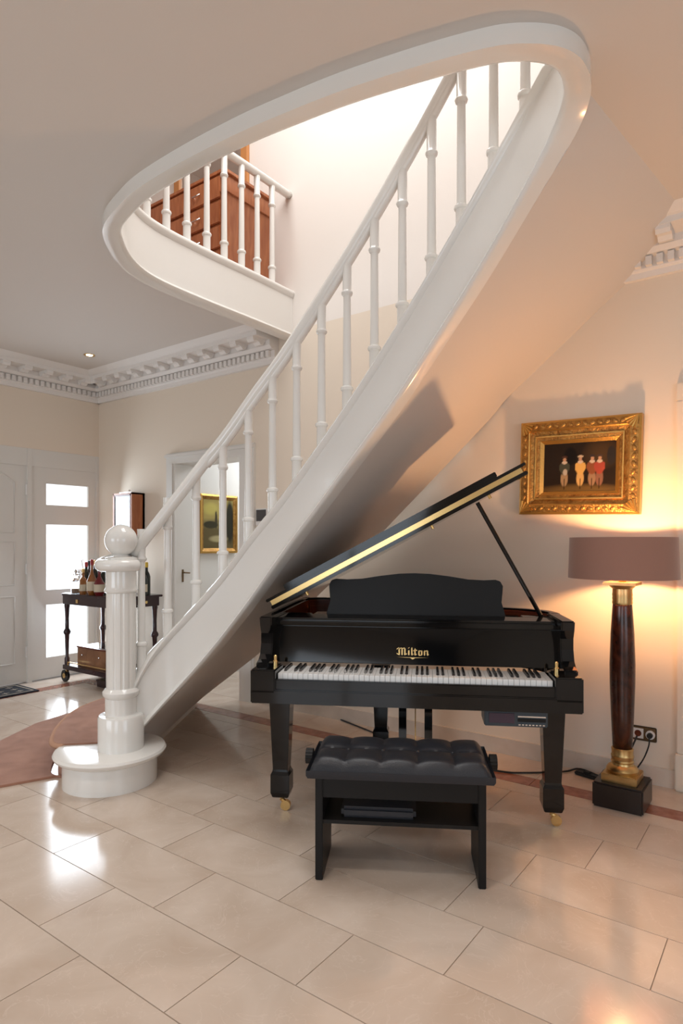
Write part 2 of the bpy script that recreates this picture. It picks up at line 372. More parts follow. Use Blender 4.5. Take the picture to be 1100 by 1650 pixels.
# treads
RISE = ZU / 18
def line(k):
    z = max(.03, k * RISE - .27); return near(z), far(z)
for k in range(3, 18):
    (n1, f1), (n2, f2) = line(k), line(k + 1); z = k * RISE
    n1, n2 = n1.lerp(f1, .01), n2.lerp(f2, .01); f1 = Vector((f1.x, min(f1.y, WB - .01), 0)); f2 = Vector((f2.x, min(f2.y, WB - .01), 0))
    MB().hexa([(p.x, p.y, zz) for zz in (z - .035, z) for p in (n1, n2, f2, f1)]).build('tread', 'carpet', stair)
    o = Vector((-.02, 0, 0))
    MB().hexa([(p.x, p.y, zz) for zz in (z - RISE, z - .035) for p in (n1, n1 - o, f1 - o, f1)]).build('riser', 'gloss', stair)
NW = Vector((-3.11, 2.13))
arc = curve2([(-3.40, 1.95), (-3.52, 1.95), (-3.80, 2.15), (-4.06, 2.43), (-4.19, 2.73), (-4.27, 3.1), (-4.3, 3.5)], 5)
def step_poly(e): return [(p.x + e * .4, p.y + e) for p in arc] + [(-4.12, 3.5), (-3.40, 2.38), (-3.2, 2.16)]
MB().prism(step_poly(.03), 0, RISE - .03).build('riser', 'carpet', stair)
MB().prism(step_poly(0), RISE - .03, RISE + .008).build('tread_carpet', 'carpet', stair, bevel=.008)
MB().tube([(p.x, p.y, RISE - .006) for p in arc], .016, 8).build('carpet_nosing', 'nosing', stair, smooth=PI)
arc2 = [(-3.26, 2.30), (-3.46, 2.40), (-3.74, 2.64), (-3.98, 2.95), (-4.12, 3.5), (-3.94, 3.5), (-3.34, 2.42)]
MB().prism(arc2, RISE, 2 * RISE).build('tread', 'carpet', stair, bevel=.01)
# bullnose under the newel
DC = (-3.165, 2.10)
def half(r): return [(DC[0] + r * math.cos(t), DC[1] + r * math.sin(t)) for t in [math.radians(-160 + 8 * i) for i in range(33)]]
MB().prism(half(.255), 0, RISE - .04).build('bullnose_riser', 'gloss', stair, smooth=SM)
MB().lathe([(.25, RISE - .055), (.275, RISE - .045), (.285, RISE - .04), (.30, RISE - .028), (.305, RISE - .015), (.298, RISE - .003), (.285, RISE), (.01, RISE)], *DC, 48).build('bullnose_tread', 'gloss', stair, smooth=SM)
# newel
nw = MB().lathe([(.125, RISE), (.125, .365), (.118, .378), (.09, .38), (.086, .385), (.086, .475), (.092, .48), (.1, .495), (.1, .51), (.09, .522), (.082, .53)], *NW, 40).build('newel_post', 'gloss', stair, smooth=SM)
MB().lathe([(.08, .53), (.08, .56), (.0805, .57), (.0805, 1.02), (.08, 1.03), (.08, 1.07)], *NW, 96, flute=.06, fn=12).build('fluted_shaft', 'gloss', nw, smooth=SM)
MB().lathe([(.08, 1.065), (.09, 1.072), (.092, 1.08), (.086, 1.09), (.083, 1.10), (.083, 1.19), (.09, 1.195), (.098, 1.205), (.1, 1.215), (.098, 1.23), (.09, 1.24), (.088, 1.262), (.075, 1.268), (.045, 1.272), (.035, 1.285)], *NW, 40).build('newel_cap', 'gloss', nw, smooth=SM)
MB().sphere((NW.x, NW.y, 1.362), .089, 32, 20).build('ball_finial', 'gloss', nw, smooth=PI)
# handrail and balusters
RB_ = table(SC, [(270, 808), (316, 756), (359, 705), (400, 652), (441, 597), (479, 540), (520, 480), (560, 412), (605, 340), (652, 262), (701, 177), (738, 113)])
off = [(s, z - interp(TOP, s)) for s, z in RB_]; RH = sum(o[1] for o in off) / len(off)
def railz(s): return interp(TOP, s) + RH
mid = [SC[i] + SN[i] * (TK / 2) for i in range(len(SC))]
path = [(mid[i].x, mid[i].y, railz(SS[i]) + .045) for i in range(0, len(SC)) if SS[i] < SL - .42]
nmain = len(path)
sp = [(NW.x + .108 * math.cos(t), NW.y + .108 * math.sin(t), 1.222 + .11 * max(0, 1 - i / 7) ** 1.6) for i, t in enumerate([math.radians(75 + 25 * j) for j in range(13)])]
path += [tuple(p) for p in spline([path[-1]] + sp, 4)[1:]]
MB().tube(path, .034, 12, ry=.034).build('handrail', 'gloss', stair, smooth=PI)
MB().tube([(p[0], p[1], p[2] - .034) for p in path[:nmain]], .024, 8, ry=.02).build('handrail_fillet', 'gloss', stair, smooth=PI)
def baluster_mesh(h):
    lo, hi = .115, h - .135
    return [(.026, -.06), (.026, lo), (.032, lo + .004), (.034, lo + .012), (.031, lo + .02), (.022, lo + .026), (.0215, lo + .1), (.0195, hi - .03), (.0195, hi - .024), (.027, hi - .018), (.03, hi - .008), (.027, hi), (.023, hi + .006), (.024, h + .03)]
BX = [228, 270, 316, 359, 400, 439, 478, 518, 559, 603, 648, 695, 743, 795, 846]
b0 = None
for x in BX:
    hh = hit(mid, x, 800)
    if not hh: continue
    s = hh[0] / arclen(mid)[-1] * SL; p = at(mid, arclen(mid), hh[0])
    if b0 is None: b0 = MB().lathe(baluster_mesh(RH + .02), 0, 0, 16).build('baluster', 'gloss', stair, smooth=SM); o = b0
    else: o = link('baluster', b0, stair, (0, 0, 0))
    o.location = (p.x, p.y, interp(TOP, s) - .005)
# landing balustrade upstairs
lb = thing('landing_balustrade', 'white balustrade along the upstairs landing edge in front of the dresser', 'balustrade', (-3.36, 3.3, ZU))
RN = normals(RC); rmid = [RC[i] + RN[i] * (TK / 2) for i in range(len(RC))]
first = None
for x in (236, 268, 301, 333, 361, 389, 414, 438):
    hh = hit(rmid[:40], x, 400); p = at(rmid, arclen(rmid), hh[0])
    if first is None: first = MB().lathe(baluster_mesh(.76), 0, 0, 16).build('baluster', 'gloss', lb, smooth=SM); o = first
    else: o = link('baluster', first, lb, (0, 0, 0))
    o.location = (p.x + 3.36, p.y - 3.3, 0)
rp = [(p.x + 3.36, p.y - 3.3, .79) for p in rmid[:70]]
MB().tube(rp, .035, 10, ry=.028).build('handrail', 'gloss', lb, smooth=PI)
# ------------------------------------------------------------------ cornices
prof = [(0, 2.83), (.03, 2.83), (.035, 2.862), (.045, 2.868), (.05, 2.875), (.05, 2.93), (.085, 2.936), (.1, 2.95), (.11, 2.96), (.11, 3.0), (.26, 3.0), (.265, 3.03), (.28, 3.035), (.31, 3.055), (.33, ZC), (0, ZC)]
def cornice(name, x0, x1, along):
    mb = MB()
    if along == 'a': mb.prismx([(WB - d, z) for d, z in prof], x0, x1)
    else: mb.prismy([(WA + d, z) for d, z in prof], x0, x1)
    c = struct(name, mb, 'plaster')
    dn = MB(); n = int((x1 - x0) / .055)
    for i in range(n):
        x = x0 + .012 + i * .055
        if along == 'a': dn.box(x, x + .032, WB - .08, WB - .04, 2.88, 2.928)
        else: dn.box(WA + .04, WA + .08, x, x + .032, 2.88, 2.928)
    dn.build('dentils', 'plaster', c, kind='stuff')
    br = None; n = int((x1 - x0) / .2)
    for i in range(n):
        x = x1 - .08 - i * .2
        if br is None:
            br = MB().prismx([(0, .0), (-.03, -.045), (-.06, -.05), (-.08, -.03), (-.11, -.025), (-.135, -.04), (-.148, -.02), (-.15, .0)], -.035, .035).build('modillion', 'plaster', c); o = br
        else: o = link('modillion', br, c, (0, 0, 0))
        if along == 'a': o.location = (x, WB - .105, 3.0)
        else: o.location = (WA + .105, x, 3.0); o.rotation_euler = (0, 0, PI / 2)
    return c
cornice('trim_2', WA, -3.47, 'a'); cornice('trim_3', -.98, RA, 'a'); cornice('trim_4', -1.5, WB, 'b')
# skirting
sk = MB().box(DR + .17, -.55, WB - .018, WB, 0, .1)
struct('baseboard_back', sk, 'stone'); struct('baseboard_corner', MB().box(WA, DL - .11, WB - .018, WB, 0, .1), 'stone')
# passage beyond the doorway
struct('wall_passage', MB().box(-4.9, -4.78, WB + .161, 7.2, 0, 2.6).box(-3.6, -3.48, WB + .16, 7.2, 0, 2.6).box(-4.9, -3.48, 7.2, 7.3, 0, 2.6), 'door')
struct('ceiling_passage', MB().box(-4.9, -3.48, WB + .16, 7.3, 2.6, 2.65), 'ceil')
fr = MB()
for x0, x1 in ((DL - .11, DL + .012), (DR - .012, DR + .16)): fr.box(x0, x1, WB - .025, WB + .25, 0, DT).box(x0 + .02, x1 - .02, WB - .04, WB - .02, 0, DT - .01)
fr.box(DL - .111, DR + .161, WB - .026, WB + .251, DT - .012, DT + .09).box(DL - .115, DR + .165, WB - .045, WB - .02, DT + .05, DT + .075)
t5 = struct('trim_5', fr, 'door')
MB().box(DL + .012, DL + .016, 3.92, 3.94, .98, 1.10).tube([(DL + .012, 3.93, 1.07), (DL + .045, 3.93, 1.07), (DL + .045, 3.99, 1.065)], .007).build('door_handle', 'bronze', t5)
# casing at the far right
struct('trim_6', MB().box(-.549, -.40, WB - .03, WB - .001, .2, 2.12).box(-.549, .6, WB - .031, WB - .001, 2.12, 2.22).box(-.555, -.39, WB - .045, WB - .001, 0, .2), 'wall', bevel=.006)
struct('door_4', MB().box(-.40, .5, WB - .012, WB, 0, 2.12), 'door')
# ------------------------------------------------------------------ entrance
struct('trim_7', MB().box(WA - .1, WA + .0, 2.0, 2.06, 0, 2.27).box(WA - .1, WA, 3.095, 3.14, 0, 2.27).box(WA - .1, WA + .0, 3.83, WB, 0, 2.27).box(WA - .1, WA - .005, 2.06, WB, 2.10, 2.27), 'door')
dr = struct('door_1', MB().box(WA - .075, WA - .02, 2.06, 3.095, .01, 2.10), 'door')
for z0, z1, arch in ((1.45, 1.93, .09), (.95, 1.36, 0), (.2, .84, 0)):
    for b0_, b1_ in ((2.16, 2.52), (2.62, 2.98)):
        pts = [(b0_, z0), (b1_, z0)] + [(b1_ + (b0_ - b1_) * i / 8, z1 + arch * math.sin(PI * i / 8)) for i in range(9)]
        MB().tube([(WA - .02, y, z) for y, z in pts] + [(WA - .02, *pts[0])], .008, 6).build('panel_moulding', 'door', dr)
for z in (.3, 1.1, 1.87): MB().lathe([(.009, z - .05), (.009, z + .05)], WA - .01, 3.09, 10).build('hinge', 'white', dr)
wn = MB(); PB0, PB1 = 3.29, 3.745; pz = [(.214, .738), (.884, 1.537), (1.732, 1.944)]
wn.box(WA - .075, WA - .015, 3.14, PB0, .01, 2.10).box(WA - .075, WA - .015, PB1, 3.83, .01, 2.10)
e = [.01] + [v for p in pz for v in p] + [2.10]
for i in range(0, 8, 2): wn.box(WA - .075, WA - .015, PB0, PB1, e[i], e[i + 1])
wn = struct('window_1', wn, 'door')
for z0, z1 in pz: MB().box(WA - .055, WA - .045, PB0, PB1, z0, z1).build('pane', 'pane', wn)
dm = thing('doormat', 'dark charcoal doormat with beige motifs at the front door', 'doormat', (-5.8, 2.55, 0))
MB().box(-.2, .2, -.45, .43, 0, .012).build('mat_base', 'mat', dm)
mb = MB()
for x0, x1, y0, y1 in ((-.17, .17, -.42, -.41), (-.17, .17, .39, .40), (-.17, -.16, -.42, .4), (.16, .17, -.42, .4)): mb.box(x0, x1, y0, y1, .012, .014)
for i in range(3):
    for j in range(6):
        x, y = -.1 + i * .1, -.32 + j * .125
        mb.prism([(x - .03, y), (x, y - .008), (x + .03, y), (x, y + .008)], .012, .014).prism([(x, y - .035), (x + .008, y), (x, y + .035), (x - .008, y)], .012, .0142)
mb.build('mat_pattern', 'matp', dm)
# floor runner leading to the stair
rn = [(-3.45, 1.93), (-3.55, 1.67), (-3.64, 1.35), (-3.72, .9), (-4.45, .9), (-4.36, 1.5), (-4.36, 2.05), (-4.57, 2.40), (-4.64, 2.68), (-4.66, 3.2), (-4.31, 3.2)] + [(p.x - .01, p.y) for p in arc[::-1] if p.y < 3.1]
tag(MB().prism(rn, 0, .014).build('carpet_runner', 'carpet', bevel=.005), 'rust-coloured carpet runner on the marble floor leading to the bottom step', 'carpet')
# ------------------------------------------------------------------ recessed spot
sp_ = atz(144, 572, ZC); t = thing('recessed_spotlight', 'small lit recessed spotlight in the ceiling near the entrance', 'spotlight', (sp_.x, sp_.y, ZC))
MB().lathe([(.03, -.002), (.045, -.006), (.05, -.003), (.05, 0), (.03, 0)], 0, 0, 24).build('spot_ring', 'brass', t, smooth=SM)
MB().lathe([(.001, -.004), (.028, -.004), (.028, -.001)], 0, 0, 20).build('spot_bulb', 'spot', t)
# ------------------------------------------------------------------ grand piano
CR = lambda X, Y: (rt[0] * X + fw[0] * Y, rt[1] * X + fw[1] * Y)
P0 = CR(-.425, 2.92); PR = TH - math.atan2(.134, .991)
pn = thing('grand_piano', 'glossy black baby grand piano with raised lid under the stairs', 'piano', (*P0, 0), PR)
PW = 1.49
MB().box(.01, PW - .01, .03, .60, .60, .66).build('keybed', 'black', pn, bevel=.004)
MB().box(0, PW, 0, .04, .60, .665).box(.115, PW - .115, .012, .035, .66, .712).build('key_slip', 'black', pn, bevel=.005)
for x0, x1 in ((0, .118), (PW - .118, PW)):
    ck = MB().box(x0, x1, .0, .17, .645, .757).build('cheek_block', 'black', pn, bevel=.006)
    xm = (x0 + x1) / 2 + (.03 if x0 < .5 else -.03)
    MB().lathe([(.013, .757), (.013, .775), (.009, .78), (.009, .80), (.004, .805)], xm, .13, 14).build('fallboard_pivot', 'brass', ck, smooth=SM)
sidep = [(.10, .65), (.10, .77), (.14, .78), (.17, .80), (.19, .85), (.19, .90), (.17, .94), (.16, .985), (.52, .985), (.52, .65)]
for x0 in (0, PW - .06): MB().prismx(sidep, x0, x0 + .06).build('arm', 'black', pn, bevel=.005)
OUT = [(0, .5), (0, 1.42), (.04, 1.49), (.12, 1.52), (.34, 1.52), (.48, 1.48), (.62, 1.36), (.78, 1.17), (.98, 1.0), (1.2, .9), (1.38, .79), (1.47, .65), (PW, .5)]
OUT = [(x, .5 + (y - .5) * .80) for x, y in OUT]; oc = curve2(OUT, 5)
def wallribbon(C, th, z0, z1, name, m):
    N = normals(C); MB().loft([[(p.x + n.x * k, p.y + n.y * k, z) for k, z in ((0, z0), (0, z1), (th, z1), (th, z0))] for p, n in zip(C, N)]).build(name, m, pn, smooth=SM)
wallribbon(oc, .04, .66, .985, 'rim', 'black')
inn = [p + n * .04 for p, n in zip(oc, normals(oc))]; wallribbon(inn, .008, .80, .975, 'inner_rim', 'mahog')
MB().prism([(p.x, p.y) for p in inn], .80, .82).build('soundboard', 'gilt2', pn)
MB().prism([(.05, .46), (.05, 1.1), (.3, 1.2), (.5, 1.1), (.8, .92), (1.25, .70), (1.40, .46)], .86, .875).build('iron_plate', 'oldbrass', pn, bevel=.004)
MB().hexa([(.06, .245, .75), (PW - .06, .245, .75), (PW - .06, .275, .75), (.06, .275, .75), (.06, .285, .925), (PW - .06, .285, .925), (PW - .06, .31, .925), (.06, .31, .925)]).build('fallboard', 'black', pn, bevel=.003)
MB().box(.06, PW - .06, .265, .34, .935, .955).box(.06, PW - .06, .285, .46, .955, .968).box(.06, PW - .06, .30, .46, .90, .94).build('stretcher', 'black', pn, bevel=.004)
MB().box(.2, 1.3, .46, .66, .945, .96).box(.06, .2, .46, .52, .95, .968).box(1.3, PW - .06, .46, .55, .95, .968).build('music_shelf', 'black', pn, bevel=.003)
half_ = [(0, .0), (.47, 0), (.463, .03), (.45, .075), (.455, .12), (.458, .16), (.445, .185), (.42, .193), (.36, .19), (.28, .194), (.18, .21), (.08, .222), (0, .225)]
dp = [(.75 + x, z) for x, z in half_] + [(.75 - x, z) for x, z in half_[-2:0:-1]]
md = MB().prismy(dp, -.008, .008).build('music_desk', 'satin', pn, bevel=.003); md.location = (0, .50, .962); md.rotation_euler = (-.12, 0, 0)
# keys
KW = 1.246 / 52; kx = .122
wk = bk = None
for i in range(52):
    if wk is None: wk = MB().box(.0006, KW - .0006, .04, .235, .70, .735).build('white_key', 'ivory', pn, bevel=.0015); o = wk
    else: o = link('white_key', wk, pn, (0, 0, 0))
    o.location = (kx + i * KW, 0, 0)
    if i < 51 and (i % 7) in (0, 2, 3, 5, 6):       # A B C D E F G: a sharp after A, C, D, F and G
        if bk is None: bk = MB().hexa([(-.0065, .092, .735), (.0065, .092, .735), (.0065, .235, .735), (-.0065, .235, .735), (-.0048, .10, .748), (.0048, .10, .748), (.0048, .235, .748), (-.0048, .235, .748)]).build('black_key', 'ebony', pn); o = bk
        else: o = link('black_key', bk, pn, (0, 0, 0))
        o.location = (kx + (i + 1) * KW, 0, 0)
# blackletter name on the fallboard
def glyphs():
    mb = MB(); w_ = .0062
    def st(x, z0, z1, k=w_): mb.add([(x, 0, z0 + .003), (x + k / 2, 0, z0), (x + k, 0, z0 + .003), (x + k, 0, z1 - .002), (x + k / 2, 0, z1 + .002), (x, 0, z1 - .003)], [(0, 1, 2, 3, 4, 5)])
    def dg(x0, z0, x1, z1, k=.004): mb.add([(x0, 0, z0), (x1, 0, z1), (x1, 0, z1 + k), (x0, 0, z0 + k)], [(0, 1, 2, 3)])
    h = .022; T = .034
    for i in range(3): st(.008 + i * .0125, 0, .030 - .002 * (i == 0)); 
    dg(.0, .024, .010, .031); dg(.0, .006, .009, .001); dg(.012, .027, .022, .030); dg(.024, .027, .035, .030); dg(.038, .002, .045, .005)
    x = .050; st(x, 0, h); dg(x, .029, x + .006, .033, .003)
    x = .063; st(x, 0, T); dg(x + .004, .0, x + .010, .004)
    x = .077; st(x, 0, .030); dg(x - .004, .019, x + .012, .021); dg(x + .004, 0, x + .011, .004)
    x = .094; st(x, .001, h); st(x + .012, .001, h); dg(x + .003, h - .003, x + .015, h - .004); dg(x + .003, -.001, x + .015, .001)
    x = .118; st(x, 0, h); st(x + .013, 0, h); dg(x + .003, h - .005, x + .016, h - .002); dg(x + .017, .001, x + .022, .004)
    mb.add([(.0, 0, -.008), (.07, 0, -.011), (.14, 0, -.008), (.07, 0, -.0085)], [(0, 1, 2, 3)]); mb.add([(.06, 0, -.012), (.07, 0, -.017), (.08, 0, -.012), (.07, 0, -.009)], [(0, 1, 2, 3)])
    return mb
g = glyphs().build('name_lettering', 'brass', pn); g.scale = (1.12, 1, 1.12); g.location = (.668, .2535, .795); g.rotation_euler = (-.225, 0, 0)
# lid
LA = math.radians(28)
lp = [(p.x, p.y) for p in oc if p.y > .42] ; lp = [(0, .42)] + lp + [(PW + .01, .42)]
def lid(mb, name, m, bevel=0, parent=pn):
    o = mb.build(name, m, parent, bevel=bevel); o.location = (0, 0, .992); o.rotation_euler = (0, -LA, 0); return o
lid(MB().prism(lp, 0, .02), 'lid', 'black', .004)
lid(MB().box(.01, PW - .01, .424, .43, .018, .046), 'lid_hinge', 'brass')
lid(MB().box(-.01, PW + .02, .42, .80, .046, .062), 'folded_lid_flap', 'black', .003)
lid(MB().box(.11, PW - .13, .43, .46, .062, .09), 'lid_lip', 'black', .003)
for x in (.2, .95, 1.28): lid(MB().lathe([(.008, -.02), (.008, 0)], x, .46, 10), 'lid_bumper', 'brass')
MB().tube([(1.40, .5, .965), (1.074, .47, 1.555)], .011, 8).build('lid_prop', 'black', pn, smooth=SM)
def leg(x, y):
    l = MB()
    def sec(w, z): return [(x - w, y - w, z), (x + w, y - w, z), (x + w, y + w, z), (x - w, y + w, z)]
    l.loft([sec(.058, .60), sec(.058, .575), sec(.053, .57), sec(.038, .215), sec(.04, .205), sec(.048, .19), sec(.048, .10), sec(.04, .075)])
    o = l.build('leg', 'black', pn, bevel=.003)
    MB().tube([(x, y, .08), (x, y, .055), (x + .012, y, .045), (x + .02, y, .03)], .012).build('caster_fork', 'brass', o, smooth=SM)
    MB().prismy([(x + .02 + .025 * math.cos(t), .026 + .025 * math.sin(t)) for t in [2 * PI * i / 16 for i in range(16)]], y - .012, y + .012).build('caster_wheel', 'brass', o, smooth=SM)
leg(.09, .26); leg(1.405, .26); leg(.535, 1.05)
ly = MB().box(.55, .95, .36, .60, .575, .60)
for x in (.69, .823): ly.box(x - .02, x + .02, .44, .48, .16, .58)
ly.box(.62, .89, .40, .52, .09, .16).box(.69, .823, .45, .47, .50, .515)
ly.build('pedal_lyre', 'black', pn, bevel=.003)
MB().tube([(.756, .46, .16), (.756, .46, .58)], .003, 6).build('pedal_rod', 'brass', pn)
for x in (.70, .756, .81): MB().box(x - .012, x + .012, .30, .42, .10, .108).build('pedal', 'brass', pn, bevel=.003)
pl = thing('disc_player', 'slate grey disc player unit fixed below the piano keyboard', 'disc player', (*P0, 0), PR)
MB().box(1.07, 1.345, .03, .19, .528, .598).build('player_case', 'player', pl, bevel=.004)
MB().box(1.09, 1.20, .024, .03, .545, .588).build('display', 'screen', pl); MB().box(1.215, 1.335, .025, .03, .572, .578).build('disc_slot', 'steel', pl)
MB().box(1.215, 1.335, .0255, .03, .552, .566).build('drawer_front', 'satin', pl)
for i in range(8): MB().box(1.218 + i * .0148, 1.227 + i * .0148, .025, .03, .536, .541).build('button', 'steel', pl)
# ------------------------------------------------------------------ bench
B0 = CR(-.105, 2.50); BR = TH - math.radians(6)
be = thing('piano_bench', 'black piano bench with tufted leather seat in front of the keyboard', 'bench', (*B0, 0), BR)
for x in (0, .64): MB().box(x, x + .03, 0, .29, 0, .42).build('side_panel', 'satin', be, bevel=.003)
MB().box(.03, .64, .005, .025, .33, .42).box(.03, .64, .265, .285, .33, .42).build('apron', 'satin', be, bevel=.002)
MB().box(.03, .64, .01, .285, .225, .24).build('shelf', 'satin', be)
gx, gy = 50, 26; vs = []; SX0, SX1, SY0, SY1 = -.025, .695, -.035, .33
def seatz(u, v):
    cx, cy = u * 5, v * 2
    d = abs(math.sin(PI * cx)) ** .5 * (abs(math.sin(PI * cy)) ** .5)
    e = min(1, min(u, 1 - u) / .06, min(v, 1 - v) / .1); return .478 + .017 * d * (.3 + .7 * e) - .045 * (1 - e) ** 2
mb = MB(); G = [[(SX0 + (SX1 - SX0) * i / gx, SY0 + (SY1 - SY0) * j / gy, seatz(i / gx, j / gy)) for i in range(gx + 1)] for j in range(gy + 1)]
mb.loft(G, False); ring = [(i, 0) for i in range(gx)] + [(gx, j) for j in range(gy)] + [(i, gy) for i in range(gx, 0, -1)] + [(0, j) for j in range(gy, 0, -1)]
def bul(i, j, o, z): x, y, _ = G[j][i]; cx, cy = (SX0 + SX1) / 2, (SY0 + SY1) / 2; return (cx + (x - cx) * (1 + o), cy + (y - cy) * (1 + o * 1.5), z)
mb.loft([[G[j][i] for i, j in ring], [bul(i, j, .018, .45) for i, j in ring], [bul(i, j, .018, .43) for i, j in ring], [bul(i, j, 0, .418) for i, j in ring]])
mb.build('seat_cushion', 'leather', be, smooth=math.radians(60))
for i in range(1, 5): MB().sphere((SX0 + (SX1 - SX0) * i / 5, (SY0 + SY1) / 2, .476), .008, 10, 6).build('tuft_button', 'leather', be, smooth=PI)
for x, s in ((-.03, -1), (.70, 1)): MB().prismx([(.15 + .032 * math.cos(t) * (1 - .06 * (i % 2)), .445 + .032 * math.sin(t) * (1 - .06 * (i % 2))) for i, t in enumerate([2 * PI * k / 32 for k in range(32)])], x if s > 0 else x - .03, x + .03 if s > 0 else x).build('height_knob', 'satin', be)
bf = thing('music_folder', 'black folder lying on the shelf inside the piano bench', 'folder', (*B0, 0), BR)
MB().box(.10, .40, .03, .25, .2405, .285).build('folder_body', 'leather', bf, bevel=.012)
# ------------------------------------------------------------------ floor lamp
LC = (-.745, 3.475)
lm = thing('floor_lamp', 'column floor lamp with brass fittings and dusky brown drum shade', 'lamp', (*LC, 0))
MB().box(-.12, .12, -.12, .12, 0, .125).build('base_block', 'plinth', lm, bevel=.008)
MB().box(-.085, .085, -.085, .085, .125, .165).build('brass_plinth', 'oldbrass', lm, bevel=.004)
MB().lathe([(.075, .165), (.078, .18), (.07, .195), (.055, .205), (.052, .215), (.056, .222), (.052, .23), (.054, .24), (.056, .25), (.052, .258), (.054, .285), (.05, .29)], 0, 0, 32).build('column_foot', 'oldbrass', lm, smooth=SM)
MB().lathe([(.047, .288), (.055, .45), (.061, .62), (.062, .72), (.057, .88), (.048, 1.02), (.046, 1.035)], 0, 0, 32).build('column', 'column', lm, smooth=PI)
MB().lathe([(.048, 1.03), (.05, 1.04), (.048, 1.05), (.05, 1.06), (.048, 1.07), (.05, 1.08), (.048, 1.09), (.048, 1.11), (.06, 1.12), (.066, 1.13)], 0, 0, 32).box(-.078, .078, -.078, .078, 1.13, 1.145).build('capital', 'oldbrass', lm, smooth=SM)
MB().lathe([(.018, 1.145), (.02, 1.155), (.01, 1.16), (.014, 1.17), (.008, 1.18), (.008, 1.25)], 0, 0, 14).build('stem', 'brass', lm, smooth=SM)
MB().lathe([(.265, 1.165), (.258, 1.375), (.255, 1.375), (.262, 1.165)], 0, 0, 56).build('shade', 'shade', lm, smooth=SM)
lm_sh = [o for o in bpy.data.objects if o.name.startswith('shade') and o.parent == lm][0]; me = lm_sh.data
bm = bmesh.new(); bm.from_mesh(me); bmesh.ops.delete(bm, geom=[f for f in bm.faces if len(f.verts) > 4], context='FACES'); bm.to_mesh(me); bm.free()
MB().sphere((0, 0, 1.222), .024, 14, 10).build('bulb', 'bulb', lm, smooth=PI)
L = bpy.data.lights.new('lamp_bulb_light', 'POINT'); L.energy = 34; L.color = (1, .53, .23); L.shadow_soft_size = .032
lo = bpy.data.objects.new('lamp_bulb_light', L); COL.objects.link(lo); lo.parent = lm; lo.location = (0, 0, 1.285)
# ------------------------------------------------------------------ paintings (flat print as vertex colours on the canvas)
def canvas(name, parent, w_, h_, y, fn, n=90):
    nz = int(n * h_ / w_); vs = []; fs = []; cols = []
    for j in range(nz + 1):
        for i in range(n + 1): vs.append((-w_ / 2 + w_ * i / n, y, -h_ / 2 + h_ * j / nz)); cols.append((*fn(i / n, j / nz), 1))
    for j in range(nz):
        for i in range(n): a_ = j * (n + 1) + i; fs.append((a_, a_ + 1, a_ + n + 2, a_ + n + 1))
    me = bpy.data.meshes.new(name); me.from_pydata(vs, [], fs); ca = me.color_attributes.new('paint', 'FLOAT_COLOR', 'POINT')
    for k, c_ in enumerate(cols): ca.data[k].color = c_
    m = bpy.data.materials.new(name); m.use_nodes = True; nt = m.node_tree; p = nt.nodes['Principled BSDF']; p.inputs['Roughness'].default_value = .55; p.inputs['Specular IOR Level'].default_value = .1
    at_ = nt.nodes.new('ShaderNodeAttribute'); at_.attribute_name = 'paint'; nt.links.new(at_.outputs['Color'], p.inputs['Base Color'])
    me.materials.append(m); o = bpy.data.objects.new(name, me); COL.objects.link(o); o.parent = parent; return o
def blob(c, u, v, cu, cv, ru, rv, col, soft=.3):
    d = ((u - cu) / ru) ** 2 + ((v - cv) / rv) ** 2
    k = max(0, min(1, (1 - d) / soft)); return tuple(a_ + (b_ - a_) * k for a_, b_ in zip(c, col))
def fig_scene(u, v):
    c = (.018, .012, .008); c = blob(c, u, v, .8, .75, .28, .35, (.06, .035, .015), 1); c = blob(c, u, v, .5, .02, .7, .16, (.11, .07, .025), .8); c = blob(c, u, v, .38, .72, .1, .2, (.008, .006, .005), .4)
    for cu, body, leg_, hat in ((.30, (.05, .055, .04), (.28, .2, .12), (.06, .03, .02)), (.52, (.55, .34, .10), (.50, .33, .13), (.42, .34, .24)), (.68, (.20, .07, .03), (.25, .16, .1), (.04, .03, .03)), (.78, (.30, .06, .04), (.2, .1, .07), (.06, .04, .03))):
        c = blob(c, u, v, cu, .27, .055, .17, leg_); c = blob(c, u, v, cu, .48, .065, .15, body); c = blob(c, u, v, cu - .05, .5, .025, .09, body); c = blob(c, u, v, cu + .05, .5, .025, .09, body)
        c = blob(c, u, v, cu, .60, .04, .035, (.5, .42, .33)); c = blob(c, u, v, cu, .66, .025, .045, (.42, .25, .16)); c = blob(c, u, v, cu, .71, .045, .025, hat); c = blob(c, u, v, cu, .16, .008, .12, (.02, .012, .008))
    c = blob(c, u, v, .31, .40, .035, .07, (.4, .36, .3)); c = blob(c, u, v, .93, .7, .06, .2, (.025, .022, .02)); return c
def land_scene(u, v):
    c = (.38, .30, .10) if v > .5 else (.13, .10, .045)
    c = blob(c, u, v, .5, .5, .9, .12, (.2, .16, .07), .8); c = blob(c, u, v, .25, .8, .3, .15, (.5, .42, .12), .8); c = blob(c, u, v, .88, .55, .16, .5, (.03, .028, .018), .5); c = blob(c, u, v, .42, .58, .04, .2, (.06, .05, .03)); c = blob(c, u, v, .25, .48, .25, .08, (.05, .045, .025)); c = blob(c, u, v, .5, .2, .35, .08, (.4, .34, .18), .7); return c
